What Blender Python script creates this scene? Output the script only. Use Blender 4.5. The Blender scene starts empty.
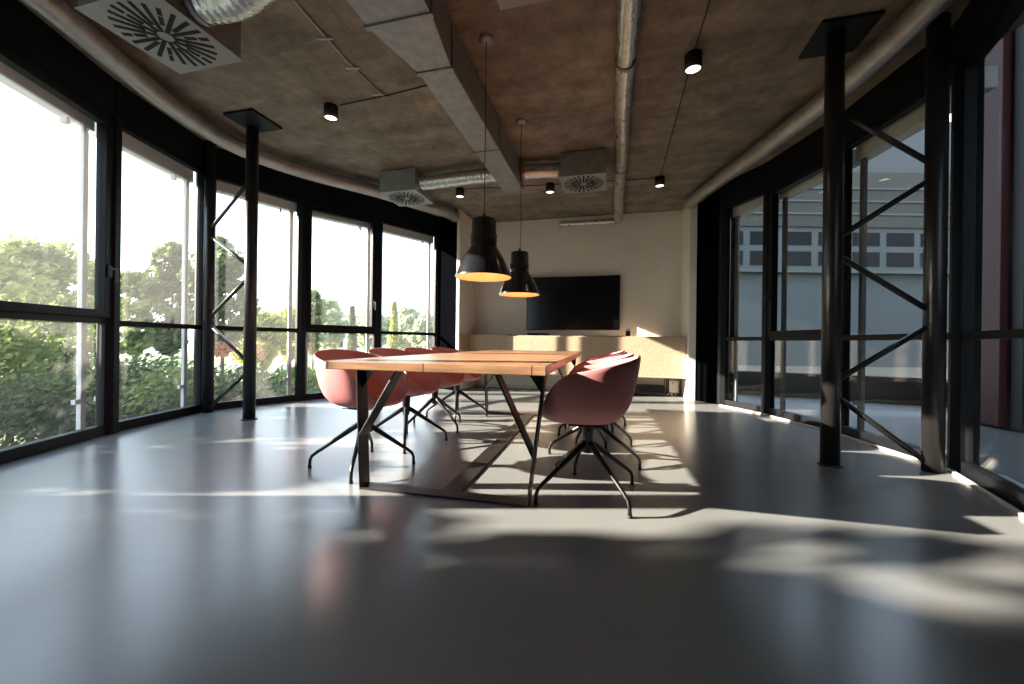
import bpy, math, random
from mathutils import Vector, Matrix
random.seed(11)
S = bpy.context.scene
COL = S.collection
PI = math.pi
R = math.radians

# ------------------------------------------------------------------ mesh builder
class MB:
    def __init__(s): s.v = []; s.f = []; s.sm = []
    def face(s, idx, smooth=False): s.f.append(tuple(idx)); s.sm.append(smooth)
    def box(s, x0, x1, y0, y1, z0, z1):
        return s.prism([(x0, y0), (x1, y0), (x1, y1), (x0, y1)], z0, z1)
    def prism(s, poly, z0, z1):
        a = sum(poly[i][0]*poly[(i+1) % len(poly)][1]-poly[(i+1) % len(poly)][0]*poly[i][1] for i in range(len(poly)))
        if a < 0: poly = poly[::-1]
        b = len(s.v); n = len(poly)
        s.v += [(x, y, z0) for x, y in poly]+[(x, y, z1) for x, y in poly]
        s.face([b+i for i in range(n)][::-1]); s.face([b+n+i for i in range(n)])
        for i in range(n):
            j = (i+1) % n; s.face((b+i, b+j, b+n+j, b+n+i))
        return s
    def obox(s, c, ex, ey, ez, hx, hy, hz):
        """oriented box: centre, three axes, three half sizes"""
        c = Vector(c); ex = Vector(ex).normalized()*hx; ey = Vector(ey).normalized()*hy; ez = Vector(ez).normalized()*hz
        if ex.cross(ey).dot(ez) < 0: ex = -ex
        b = len(s.v)
        for k in (-1, 1):
            for i, j in ((-1, -1), (1, -1), (1, 1), (-1, 1)): s.v.append(tuple(c+ex*i+ey*j+ez*k))
        for q in ((3, 2, 1, 0), (4, 5, 6, 7), (0, 1, 5, 4), (1, 2, 6, 5), (2, 3, 7, 6), (3, 0, 4, 7)): s.face([b+t for t in q])
        return s
    def bar(s, p, q, w, t, up=(0, 0, 1)):
        """flat bar from p to q, w along 'up'-ish side, t across"""
        p = Vector(p); q = Vector(q); d = q-p; u = Vector(up); n = d.cross(u).normalized(); u2 = n.cross(d).normalized()
        return s.obox((p+q)/2, d, u2, n, d.length/2, w/2, t/2)
    def ring(s, c, a, b, r, n):
        i0 = len(s.v)
        for k in range(n):
            t = 2*PI*k/n; s.v.append(tuple(c+a*math.cos(t)*r+b*math.sin(t)*r))
        return i0
    def tube(s, path, r, n=12, smooth=True, cap=True, jit=0, flat=1.0):
        path = [Vector(p) for p in path]; m = len(path)
        rr = r if isinstance(r, (list, tuple)) else [r]*m
        prev = None; a = None; first = None
        for i, p in enumerate(path):
            d = (path[min(i+1, m-1)]-path[max(i-1, 0)]).normalized()
            if a is None:
                u = Vector((0, 0, 1)) if abs(d.z) < .9 else Vector((1, 0, 0)); a = d.cross(u).normalized()
            a = (a-d*a.dot(d)).normalized(); b = d.cross(a)
            i0 = s.ring(p, a, b*flat, rr[i], n)
            if jit:
                for k in range(n):
                    v = Vector(s.v[i0+k]); s.v[i0+k] = tuple(p+(v-p)*(1+random.uniform(-jit, jit)))
            if prev is not None:
                for k in range(n): s.face((prev+k, prev+(k+1) % n, i0+(k+1) % n, i0+k), smooth)
            else: first = i0
            prev = i0
        if cap: s.face([first+k for k in range(n)][::-1]); s.face([prev+k for k in range(n)])
        return s
    def cyl(s, p, q, r, n=24, r2=None): return s.tube([p, q], [r, r if r2 is None else r2], n)
    def lathe(s, prof, c=(0, 0, 0), n=40, smooth=True):
        c = Vector(c); prev = None
        for r, z in prof:
            i0 = s.ring(c+Vector((0, 0, z)), Vector((1, 0, 0)), Vector((0, 1, 0)), max(r, 1e-4), n)
            if prev is not None:
                for k in range(n): s.face((prev+k, prev+(k+1) % n, i0+(k+1) % n, i0+k), smooth)
            prev = i0
        return s
    def build(s, name, mat, parent=None, bevel=0, seg=2, shift=True, sub=0, solid=0, wn=True):
        me = bpy.data.meshes.new(name)
        off = Vector((0, 0, 0))
        p = parent
        while shift and p is not None: off += p.location; p = p.parent
        me.from_pydata([tuple(Vector(v)-off) for v in s.v], [], s.f)
        me.polygons.foreach_set('use_smooth', s.sm)
        me.materials.append(mat); me.update()
        o = bpy.data.objects.new(name, me); COL.objects.link(o)
        if parent: o.parent = parent
        if solid:
            m = o.modifiers.new('solid', 'SOLIDIFY'); m.thickness = solid; m.offset = 0
        if bevel:
            m = o.modifiers.new('bevel', 'BEVEL'); m.width = bevel; m.segments = seg; m.limit_method = 'ANGLE'; m.angle_limit = R(50)
        if sub:
            m = o.modifiers.new('sub', 'SUBSURF'); m.levels = sub; m.render_levels = sub
        return o

def tag(o, label=None, cat=None, group=None, kind=None):
    if label: o['label'] = label
    if cat: o['category'] = cat
    if group: o['group'] = group
    if kind: o['kind'] = kind
    return o
def thing(name, loc, label, cat, group=None):
    o = bpy.data.objects.new(name, None); o.location = loc; o.empty_display_size = .1; COL.objects.link(o)
    return tag(o, label, cat, group)
def struct_root(name, loc):
    o = bpy.data.objects.new(name, None); o.location = loc; COL.objects.link(o); o['kind'] = 'structure'; return o
def copy_tree(o, parent=None):
    c = o.copy(); COL.objects.link(c)
    if parent: c.parent = parent
    for ch in [x for x in KIDS.get(o.name, [])]: copy_tree(ch, c)
    return c
KIDS = {}
def note_kids(root):
    KIDS[root.name] = [o for o in COL.objects if o.parent == root]
    for k in KIDS[root.name]: note_kids(k)

# ------------------------------------------------------------------ materials
def newmat(name):
    m = bpy.data.materials.new(name); m.use_nodes = True
    nt = m.node_tree; b = nt.nodes['Principled BSDF']; return m, nt, b
def N(nt, t, **kw):
    n = nt.nodes.new(t)
    for k, v in kw.items(): setattr(n, k, v)
    return n
def mat(name, col, rough=.5, metal=0, var=.12, scale=8, bump=0, bscale=60, rvar=0, spec=None, stretch=None, coat=0):
    m, nt, b = newmat(name)
    tc = N(nt, 'ShaderNodeTexCoord'); mp = N(nt, 'ShaderNodeMapping')
    if stretch: mp.inputs['Scale'].default_value = stretch
    nt.links.new(tc.outputs['Object'], mp.inputs[0])
    no = N(nt, 'ShaderNodeTexNoise'); no.inputs['Scale'].default_value = scale; no.inputs['Detail'].default_value = 6
    nt.links.new(mp.outputs[0], no.inputs['Vector'])
    r = N(nt, 'ShaderNodeValToRGB')
    r.color_ramp.elements[0].position = .3; r.color_ramp.elements[1].position = .7
    r.color_ramp.elements[0].color = tuple(c*(1-var) for c in col)+(1,)
    r.color_ramp.elements[1].color = tuple(min(1, c*(1+var)) for c in col)+(1,)
    nt.links.new(no.outputs['Fac'], r.inputs[0]); nt.links.new(r.outputs[0], b.inputs['Base Color'])
    b.inputs['Roughness'].default_value = rough; b.inputs['Metallic'].default_value = metal
    if spec is not None: b.inputs['Specular IOR Level'].default_value = spec
    if coat: b.inputs['Coat Weight'].default_value = coat; b.inputs['Coat Roughness'].default_value = .15
    if rvar:
        mr = N(nt, 'ShaderNodeMapRange'); mr.inputs['To Min'].default_value = rough-rvar; mr.inputs['To Max'].default_value = rough+rvar
        nt.links.new(no.outputs['Fac'], mr.inputs[0]); nt.links.new(mr.outputs[0], b.inputs['Roughness'])
    if bump:
        n2 = N(nt, 'ShaderNodeTexNoise'); n2.inputs['Scale'].default_value = bscale; n2.inputs['Detail'].default_value = 4
        nt.links.new(mp.outputs[0], n2.inputs['Vector'])
        bp = N(nt, 'ShaderNodeBump'); bp.inputs['Strength'].default_value = bump; bp.inputs['Distance'].default_value = .01
        nt.links.new(n2.outputs['Fac'], bp.inputs['Height']); nt.links.new(bp.outputs[0], b.inputs['Normal'])
    return m
def emit(name, col, strength):
    m, nt, b = newmat(name)
    b.inputs['Base Color'].default_value = (*col, 1); b.inputs['Emission Color'].default_value = (*col, 1)
    b.inputs['Emission Strength'].default_value = strength; b.inputs['Roughness'].default_value = .4
    return m

M = {}
M['black'] = mat('black_powder_coat', (.003, .004, .006), .5, var=.2, scale=20, spec=.22)
M['blackpanel'] = mat('matt_black_panel', (.0015, .0018, .0025), 1.0, var=.1, spec=0)
M['post'] = mat('painted_steel_tube', (.014, .013, .013), .36, var=.2, scale=6)
M['wall'] = mat('white_plaster', (.78, .74, .67), .9, var=.03, scale=3, bump=.05, bscale=120)
M['galv'] = mat('galvanised_steel', (.29, .31, .315), .45, metal=.5, var=.16, scale=14, rvar=.08)
M['spiral'] = mat('spiral_duct_steel', (.37, .36, .34), .38, metal=.6, var=.12, scale=10, rvar=.08)
M['foil'] = mat('crinkled_foil', (.58, .56, .53), .3, metal=.85, var=.15, scale=18, bump=.4, bscale=22, rvar=.1)
M['ventplate'] = mat('vent_plate_metal', (.25, .265, .27), .5, metal=.2, var=.05)
M['hollow'] = mat('dark_hollow', (.006, .006, .007), .9, var=.1)
M['pink'] = mat('pink_moulded_shell', (.56, .215, .22), .5, var=.03, scale=5, bump=.06, bscale=300)
M['chairleg'] = mat('black_aluminium', (.012, .012, .013), .33, metal=.3, var=.1)
M['glide'] = mat('rubber_glide', (.02, .02, .02), .7)
M['tsteel'] = mat('raw_dark_steel', (.035, .030, .029), .4, metal=.5, var=.25, scale=9, rvar=.08)
M['lampblack'] = mat('glossy_black_enamel', (.010, .011, .014), .22, var=.1, coat=.5)
M['lampin'] = mat('lamp_inner_enamel', (.82, .58, .32), .5, var=.03)
M['bulb'] = emit('warm_bulb', (1, .6, .28), 2.2)
M['cordm'] = mat('dark_cord', (.03, .025, .02), .7)
M['spot'] = emit('spot_diffuser', (1, .86, .66), 3.2)
M['tv'] = mat('tv_black', (.004, .004, .006), .16, var=.1)
M['plastic'] = mat('matt_black_plastic', (.012, .012, .013), .5)
M['whitep'] = mat('white_plastic', (.6, .57, .52), .5)
M['rail'] = mat('white_aluminium', (.78, .78, .76), .4, var=.03)
M['housing'] = mat('blind_housing_aluminium', (.72, .73, .72), .45, var=.05)
M['sill'] = mat('outer_sill', (.42, .45, .47), .5, var=.05)
M['striplight'] = mat('pale_floor_strip', (.6, .56, .5), .5)
M['asphalt'] = mat('grey_asphalt', (.13, .14, .14), .8, var=.25, scale=1.5)
M['lawn'] = mat('meadow_ground', (.16, .20, .09), .9, var=.35, scale=.8)
M['darkground'] = mat('dark_paving', (.045, .05, .05), .8, var=.2, scale=.6, spec=.1)
M['rail_grey'] = mat('grey_aluminium', (.16, .165, .17), .5, var=.05)
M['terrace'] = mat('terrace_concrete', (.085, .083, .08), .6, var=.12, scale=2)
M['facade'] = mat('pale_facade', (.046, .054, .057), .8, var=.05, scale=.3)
M['facade_dark'] = mat('brown_wall_and_reflection', (.028, .027, .021), .8, var=.1, scale=.3)  # dark walls, and the ceiling reflection drawn on the upper block
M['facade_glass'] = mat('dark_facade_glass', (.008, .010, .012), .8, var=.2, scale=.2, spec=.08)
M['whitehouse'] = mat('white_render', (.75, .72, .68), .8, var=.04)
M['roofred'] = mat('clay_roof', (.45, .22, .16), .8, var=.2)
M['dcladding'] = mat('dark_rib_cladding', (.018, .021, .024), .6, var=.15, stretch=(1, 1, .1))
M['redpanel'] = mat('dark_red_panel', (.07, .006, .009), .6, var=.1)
M['yellow'] = mat('yellow_plastic', (.55, .5, .05), .5)
M['bark'] = mat('tree_bark', (.10, .075, .05), .9, var=.3, bump=.4)
def leafmat(name, col):
    m, nt, b = newmat(name)
    tc = N(nt, 'ShaderNodeTexCoord'); no = N(nt, 'ShaderNodeTexNoise'); no.inputs['Scale'].default_value = 1.7; no.inputs['Detail'].default_value = 5
    nt.links.new(tc.outputs['Object'], no.inputs['Vector'])
    r = N(nt, 'ShaderNodeValToRGB'); r.color_ramp.elements[0].position = .32; r.color_ramp.elements[1].position = .68
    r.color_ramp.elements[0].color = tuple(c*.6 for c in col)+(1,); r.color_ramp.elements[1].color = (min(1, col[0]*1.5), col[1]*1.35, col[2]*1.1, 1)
    nt.links.new(no.outputs['Fac'], r.inputs[0]); nt.links.new(r.outputs[0], b.inputs['Base Color'])
    b.inputs['Roughness'].default_value = .6
    tr = N(nt, 'ShaderNodeBsdfTranslucent'); nt.links.new(r.outputs[0], tr.inputs[0])
    mx = N(nt, 'ShaderNodeMixShader'); mx.inputs[0].default_value = .5
    nt.links.new(b.outputs[0], mx.inputs[1]); nt.links.new(tr.outputs[0], mx.inputs[2])
    nt.links.new(mx.outputs[0], nt.nodes['Material Output'].inputs[0])
    return m
M['leaf_dark'] = leafmat('leaf_dark', (.12, .17, .08))
M['leaf_mid'] = leafmat('leaf_mid', (.20, .27, .10))
M['leaf_shrub'] = leafmat('leaf_shrub', (.085, .115, .05))
M['leaf_lime'] = leafmat('leaf_lime', (.36, .40, .12))
M['leaf_hazy'] = leafmat('leaf_hazy', (.40, .50, .36))  # haze and overexposure of distant trees put into the leaf colour

# polished screed floor
m, nt, b = newmat('polished_screed'); M['floor'] = m
tc = N(nt, 'ShaderNodeTexCoord')
n1 = N(nt, 'ShaderNodeTexNoise'); n1.inputs['Scale'].default_value = .9; n1.inputs['Detail'].default_value = 8; n1.inputs['Roughness'].default_value = .6
n2 = N(nt, 'ShaderNodeTexNoise'); n2.inputs['Scale'].default_value = 22; n2.inputs['Detail'].default_value = 5
for n in (n1, n2): nt.links.new(tc.outputs['Object'], n.inputs['Vector'])
rp = N(nt, 'ShaderNodeValToRGB'); rp.color_ramp.elements[0].position = .3; rp.color_ramp.elements[1].position = .7
rp.color_ramp.elements[0].color = (.205, .212, .216, 1); rp.color_ramp.elements[1].color = (.26, .264, .262, 1)
nt.links.new(n1.outputs['Fac'], rp.inputs[0])
mx = N(nt, 'ShaderNodeMix', data_type='RGBA', blend_type='MULTIPLY'); mx.inputs[0].default_value = .1
nt.links.new(rp.outputs[0], mx.inputs[6]); nt.links.new(n2.outputs['Color'], mx.inputs[7]); nt.links.new(mx.outputs[2], b.inputs['Base Color'])
mr = N(nt, 'ShaderNodeMapRange'); mr.inputs['To Min'].default_value = .19; mr.inputs['To Max'].default_value = .29
nt.links.new(n1.outputs['Fac'], mr.inputs[0]); nt.links.new(mr.outputs[0], b.inputs['Roughness'])
bp = N(nt, 'ShaderNodeBump'); bp.inputs['Strength'].default_value = .04; bp.inputs['Distance'].default_value = .01
nt.links.new(n1.outputs['Fac'], bp.inputs['Height']); nt.links.new(bp.outputs[0], b.inputs['Normal'])
b.inputs['Specular IOR Level'].default_value = .65

# raw concrete ceiling, board grain and panel joints
m, nt, b = newmat('raw_concrete_soffit'); M['ceiling'] = m
tc = N(nt, 'ShaderNodeTexCoord'); mp = N(nt, 'ShaderNodeMapping'); mp.inputs['Scale'].default_value = (1, 3.2, 1); mp.inputs['Rotation'].default_value = (0, 0, .5)
nt.links.new(tc.outputs['Object'], mp.inputs[0])
n1 = N(nt, 'ShaderNodeTexNoise'); n1.inputs['Scale'].default_value = 1.2; n1.inputs['Detail'].default_value = 9; n1.inputs['Roughness'].default_value = .62
nt.links.new(mp.outputs[0], n1.inputs['Vector'])
rp = N(nt, 'ShaderNodeValToRGB'); rp.color_ramp.elements[0].position = .3; rp.color_ramp.elements[1].position = .72
rp.color_ramp.elements[0].color = (.145, .127, .097, 1); rp.color_ramp.elements[1].color = (.30, .268, .215, 1)
nt.links.new(n1.outputs['Fac'], rp.inputs[0])
bk = N(nt, 'ShaderNodeTexBrick'); bk.inputs['Scale'].default_value = 1; bk.inputs['Brick Width'].default_value = 1.25; bk.inputs['Row Height'].default_value = 2.5
bk.inputs['Mortar Size'].default_value = .006; bk.inputs['Color1'].default_value = (1, 1, 1, 1); bk.inputs['Color2'].default_value = (.94, .94, .95, 1); bk.inputs['Mortar'].default_value = (.78, .77, .75, 1)
nt.links.new(tc.outputs['Object'], bk.inputs['Vector'])
mx = N(nt, 'ShaderNodeMix', data_type='RGBA', blend_type='MULTIPLY'); mx.inputs[0].default_value = 1
nt.links.new(rp.outputs[0], mx.inputs[6]); nt.links.new(bk.outputs['Color'], mx.inputs[7])
n3 = N(nt, 'ShaderNodeTexNoise'); n3.inputs['Scale'].default_value = 4.5; n3.inputs['Detail'].default_value = 10; n3.inputs['Roughness'].default_value = .72
nt.links.new(tc.outputs['Object'], n3.inputs['Vector'])
r3 = N(nt, 'ShaderNodeValToRGB'); r3.color_ramp.elements[0].position = .35; r3.color_ramp.elements[1].position = .66
r3.color_ramp.elements[0].color = (.62, .60, .58, 1); r3.color_ramp.elements[1].color = (1.22, 1.22, 1.2, 1)
nt.links.new(n3.outputs['Fac'], r3.inputs[0])
m3 = N(nt, 'ShaderNodeMix', data_type='RGBA', blend_type='MULTIPLY'); m3.inputs[0].default_value = 1
nt.links.new(mx.outputs[2], m3.inputs[6]); nt.links.new(r3.outputs[0], m3.inputs[7]); nt.links.new(m3.outputs[2], b.inputs['Base Color'])
bp = N(nt, 'ShaderNodeBump'); bp.inputs['Strength'].default_value = .25; bp.inputs['Distance'].default_value = .02
nt.links.new(n1.outputs['Fac'], bp.inputs['Height']); nt.links.new(bp.outputs[0], b.inputs['Normal'])
b.inputs['Roughness'].default_value = .75

# solid wood table top: boards lie across the table
m, nt, b = newmat('oiled_solid_wood'); M['wood'] = m
tc = N(nt, 'ShaderNodeTexCoord')
bk = N(nt, 'ShaderNodeTexBrick'); bk.inputs['Scale'].default_value = 1; bk.inputs['Brick Width'].default_value = .52; bk.inputs['Row Height'].default_value = .145
bk.inputs['Mortar Size'].default_value = .0035; bk.inputs['Mortar Smooth'].default_value = .2; bk.offset = .37
bk.inputs['Color1'].default_value = (.52, .31, .18, 1); bk.inputs['Color2'].default_value = (.38, .20, .11, 1); bk.inputs['Mortar'].default_value = (.12, .05, .03, 1)
nt.links.new(tc.outputs['Object'], bk.inputs['Vector'])
mp = N(nt, 'ShaderNodeMapping'); mp.inputs['Scale'].default_value = (2.2, 30, 30); nt.links.new(tc.outputs['Object'], mp.inputs[0])
n1 = N(nt, 'ShaderNodeTexNoise'); n1.inputs['Scale'].default_value = 1.6; n1.inputs['Detail'].default_value = 7; n1.inputs['Distortion'].default_value = .5
nt.links.new(mp.outputs[0], n1.inputs['Vector'])
rp = N(nt, 'ShaderNodeValToRGB'); rp.color_ramp.elements[0].position = .32; rp.color_ramp.elements[1].position = .68
rp.color_ramp.elements[0].color = (.62, .58, .55, 1); rp.color_ramp.elements[1].color = (1.1, 1.08, 1.05, 1)
nt.links.new(n1.outputs['Fac'], rp.inputs[0])
mx = N(nt, 'ShaderNodeMix', data_type='RGBA', blend_type='MULTIPLY'); mx.inputs[0].default_value = 1
nt.links.new(bk.outputs['Color'], mx.inputs[6]); nt.links.new(rp.outputs[0], mx.inputs[7]); nt.links.new(mx.outputs[2], b.inputs['Base Color'])
b.inputs['Roughness'].default_value = .36

# pale chipboard of the cabinets
m, nt, b = newmat('pale_chipboard'); M['chip'] = m
tc = N(nt, 'ShaderNodeTexCoord'); vo = N(nt, 'ShaderNodeTexVoronoi'); vo.inputs['Scale'].default_value = 55
nt.links.new(tc.outputs['Object'], vo.inputs['Vector'])
rp = N(nt, 'ShaderNodeValToRGB'); rp.color_ramp.elements[0].color = (.40, .29, .195, 1); rp.color_ramp.elements[1].color = (.52, .40, .29, 1)
nt.links.new(vo.outputs['Color'], rp.inputs[0]); nt.links.new(rp.outputs[0], b.inputs['Base Color']); b.inputs['Roughness'].default_value = .6

# window glass: clear pane, angle dependent mirror, a translucent veil added for the outdoor glare; same for every ray
def glassmat(name, veil):
    m, nt, b = newmat(name)
    nt.nodes.remove(b)
    ge = N(nt, 'ShaderNodeNewGeometry'); dt = N(nt, 'ShaderNodeVectorMath', operation='DOT_PRODUCT')
    nt.links.new(ge.outputs['Normal'], dt.inputs[0]); nt.links.new(ge.outputs['Incoming'], dt.inputs[1])
    ab = N(nt, 'ShaderNodeMath', operation='ABSOLUTE'); nt.links.new(dt.outputs['Value'], ab.inputs[0])
    om = N(nt, 'ShaderNodeMath', operation='SUBTRACT'); om.inputs[0].default_value = 1; nt.links.new(ab.outputs[0], om.inputs[1])
    pw = N(nt, 'ShaderNodeMath', operation='POWER'); nt.links.new(om.outputs[0], pw.inputs[0]); pw.inputs[1].default_value = 5
    ma = N(nt, 'ShaderNodeMath', operation='MULTIPLY_ADD'); nt.links.new(pw.outputs[0], ma.inputs[0]); ma.inputs[1].default_value = .95; ma.inputs[2].default_value = .045
    tp = N(nt, 'ShaderNodeBsdfTransparent'); tp.inputs[0].default_value = (.97, .985, .98, 1)
    tl = N(nt, 'ShaderNodeBsdfTranslucent'); tl.inputs[0].default_value = (.9, .9, .9, 1)
    md = N(nt, 'ShaderNodeMixShader'); md.inputs[0].default_value = veil
    nt.links.new(tp.outputs[0], md.inputs[1]); nt.links.new(tl.outputs[0], md.inputs[2])
    gl = N(nt, 'ShaderNodeBsdfGlossy'); gl.inputs['Roughness'].default_value = .0
    ms = N(nt, 'ShaderNodeMixShader'); nt.links.new(ma.outputs[0], ms.inputs[0]); nt.links.new(md.outputs[0], ms.inputs[1]); nt.links.new(gl.outputs[0], ms.inputs[2])
    nt.links.new(ms.outputs[0], nt.nodes['Material Output'].inputs[0])
    return m
M['glass'] = glassmat('veiled_pane', .017)
M['glass_clear'] = glassmat('clean_pane', .0)

# ------------------------------------------------------------------ room shell
CEIL = 3.10
L = [(-3.05, -1.05), (-3.20, 0.02), (-3.66, 1.08), (-4.31, 2.45), (-4.62, 3.50), (-4.21, 4.55), (-3.64, 5.50), (-3.10, 6.55)]
Rr = [(1.52, 6.05), (1.87, 5.45), (2.17, 4.50), (2.34, 3.36), (2.02, 2.30), (1.80, 1.20)]
room_poly = [(x-.03, y) for x, y in L]+[(-3.1, 7.3), (1.6, 7.3)]+[(x+.03, y) for x, y in Rr]+[(1.83, -4.5), (-3.08, -4.5)]
o = MB().prism(room_poly, -.12, 0).build('floor', M['floor']); o['kind'] = 'structure'
big = [(-3.4, -4.6), (-3.45, -.9), (-3.6, .1), (-4.0, 1.1), (-4.7, 2.45), (-5.0, 3.5), (-4.55, 4.7), (-4.0, 5.7), (-3.45, 6.7), (-3.4, 7.5), (1.8, 7.5), (1.9, 6.1), (2.3, 5.5), (2.6, 4.6), (2.75, 3.4), (2.45, 2.2), (2.3, 1.1), (2.3, -4.6)]
o = MB().prism(big, CEIL, CEIL+.3).build('ceiling', M['ceiling']); o['kind'] = 'structure'
def struct(name, mb, m, **kw):
    o = mb.build(name, m, **kw); o['kind'] = 'structure'; return o
struct('wall_far', MB().box(-2.75, 1.35, 7.05, 7.2, 0, CEIL), M['wall'])
struct('wall_far_left_return', MB().box(-2.59, -2.53, 6.22, 7.05, 0, CEIL), M['wall'], bevel=.004)
struct('wall_far_right_return', MB().box(1.12, 1.22, 6.36, 7.05, 0, CEIL), M['wall'], bevel=.004)
struct('wall_upper_unseen', MB().prism(big, CEIL+.31, 13), M['wall'])  # unseen upper storeys, added to keep sun off the right exterior
struct('wall_back', MB().box(-3.2, 1.95, -4.62, -4.5, 0, CEIL), M['wall'])
struct('wall_left', MB().box(-3.17, -3.05, -4.5, -1.05, 0, CEIL), M['wall'])
struct('wall_right', MB().box(1.83, 1.95, -4.5, 1.14, 0, CEIL), M['black'])
# black end panels beside the far wall
struct('trim_1', MB().prism([(-3.12, 6.58), (-2.60, 6.22), (-2.60, 7.2), (-3.2, 7.2)], 0, CEIL-.0), M['blackpanel'])
struct('trim_2', MB().prism([(1.20, 6.42), (1.49, 6.08), (1.75, 6.3), (1.6, 7.2), (1.22, 7.2)], 0, CEIL), M['blackpanel'])
struct('baseboard_far', MB().box(-2.53, 1.12, 7.03, 7.05, 0, .06), M['striplight'])

TOP = 2.76
def window(idx, A, B, inward, sash=False, deep=.07, rails=True, blind=True, label=None, zt=.985, gm='glass'):
    A = Vector((*A, 0)); B = Vector((*B, 0)); d = (B-A).normalized(); n = Vector((-d.y, d.x, 0))
    if n.dot(Vector(inward)-A.to_2d().to_3d()) < 0: n = -n
    up = Vector((0, 0, 1)); Ln = (B-A).length; mid = (A+B)/2
    w = struct_root('window_%d' % idx, A)
    def seg(mb, s0, s1, z0, z1, t=deep, off=0):
        c = A+d*((s0+s1)/2)+n*off+up*((z0+z1)/2)
        mb.obox(c, d, n, up, (s1-s0)/2, t/2, (z1-z0)/2); return mb
    f = MB(); e = .045
    seg(f, 0, e, 0, TOP+.0); seg(f, Ln-e, Ln, 0, TOP); seg(f, e, Ln-e, 0, .085); seg(f, e, Ln-e, TOP-.02, TOP+.03)
    f.build('window_frame', M['black'], w, bevel=.004)
    th = .05
    t = seg(MB(), e, Ln-e, zt-th/2, zt+th/2, deep*.9); t.build('transom', M['black'], w, bevel=.003)
    if sash:
        s = MB(); q = .065
        z0, z1 = zt+th/2, TOP-.02
        seg(s, e, e+q, z0, z1, .08, .012); seg(s, Ln-e-q, Ln-e, z0, z1, .08, .012); seg(s, e+q, Ln-e-q, z0, z0+q, .08, .012); seg(s, e+q, Ln-e-q, z1-q, z1, .08, .012)
        sf = s.build('sash_frame', M['black'], w, bevel=.004)
        h = MB(); hp = A+d*(Ln-e-q*.5 if sash != 2 else e+q*.5)+n*.062
        h.obox(hp+up*1.42, d, n, up, .014, .010, .05); h.bar(hp+up*1.44+n*.012, hp+up*1.44+n*.05, .016, .016); h.bar(hp+up*1.45+n*.05, hp+up*1.32+n*.05, .02, .012, up=d)
        h.build('window_handle', M['plastic'], sf, bevel=.003)
        seg(MB(), e+q, Ln-e-q, z0+q, z1-q, .010).build('upper_pane', M[gm], w)
    else:
        seg(MB(), e, Ln-e, zt+th/2, TOP-.02, .010).build('upper_pane', M[gm], w)
    seg(MB(), e, Ln-e, .085, zt-th/2, .010).build('lower_pane', M[gm], w)
    seg(MB(), 0, Ln, -.03, .012, .16, -.115).build('outer_sill', M['sill'], w, bevel=.004)
    if blind:
        b = thing('external_blind', A-n*.2+up*0, blind, 'window blind', 'external blinds over the glazing')
        hb = seg(MB(), .02, Ln-.02, TOP-.12, TOP+.035, .11, -.155); hb.build('blind_housing', M['housing'], b, bevel=.01)
        for s0 in (.07, Ln-.125):
            seg(MB(), s0, s0+.05, .02, TOP-.12, .035, -.12).build('guide_rail', M['rail' if gm == 'glass' else 'rail_grey'], b, bevel=.004)
            k = MB(); seg(k, s0-.05, s0+.0, .28, .32, .03, -.12); k.build('rail_bracket', M['rail' if gm == 'glass' else 'rail_grey'], b)
        k = seg(MB(), Ln-.25, Ln-.22, TOP-.17, TOP-.12, .05, -.155); k.build('bottom_slat_stop', M['housing'], b)
    return w
ctr = (-1.1, 3.5, 0)
names_b = [None, None,
 'external blind box with pale rails beyond the glazing bay nearest the entrance end',
 'external blind box with white rails beyond the narrow pane before the left trussed column',
 'external blind box with white rails directly behind the left trussed column',
 'external blind box with white rails over the openable pane behind the pink chairs',
 'external blind box with white rails over the last left pane by the far wall', ]
wi = 1
for i in range(7):
    window(wi, L[i], L[i+1], ctr, sash={2: 1, 5: 1}.get(i, 0), blind=names_b[i], zt={2: .99}.get(i, .975)) if i else window(wi, L[i], L[i+1], ctr, blind=None)
    wi += 1
names_r = ['external blind box with rails over the small right pane by the far wall',
 'external blind box with rails over the openable right pane', 'external blind box with rails behind the right trussed column',
 None]
for i in range(4):
    window(wi, Rr[i], Rr[i+1], ctr, sash={1: 2}.get(i, 0), blind=names_r[i], zt=.93, gm='glass_clear'); wi += 1
window(wi, Rr[4], Rr[5], ctr, blind=None, zt=.93, gm='glass_clear')
# mullions at the facet corners, continuous header
tn = 3
for k, (P, wd) in enumerate([(p, .075) for p in L]+[(p, .075) for p in Rr]):
    mb = MB().tube([(P[0], P[1], 0), (P[0], P[1], CEIL)], wd, 8, smooth=False)
    o = struct('trim_%d' % tn, mb, M['black']); tn += 1
for side in (L, Rr):
    for i in range(len(side)-1):
        A = Vector((*side[i], 0)); B = Vector((*side[i+1], 0)); d = (B-A).normalized()
        mb = MB().obox((A+B)/2+Vector((0, 0, (TOP+.03+CEIL)/2)), d, Vector((-d.y, d.x, 0)), (0, 0, 1), (B-A).length/2, .06, (CEIL-TOP-.03)/2)
        struct('trim_%d' % tn, mb, M['black']); tn += 1
for i in range(len(Rr)-1):   # pale strip at the foot of the right glazing
    A = Vector((*Rr[i], 0)); B = Vector((*Rr[i+1], 0)); d = (B-A).normalized(); n = Vector((-d.y, d.x, 0))
    if n.dot(Vector(ctr)-A) < 0: n = -n
    struct('baseboard_right' if i == 0 else 'baseboard_right.%03d' % i, MB().obox((A+B)/2+n*.075+Vector((0, 0, .008)), d, n, (0, 0, 1), (B-A).length/2-.02, .012, .008), M['striplight'])

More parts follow.
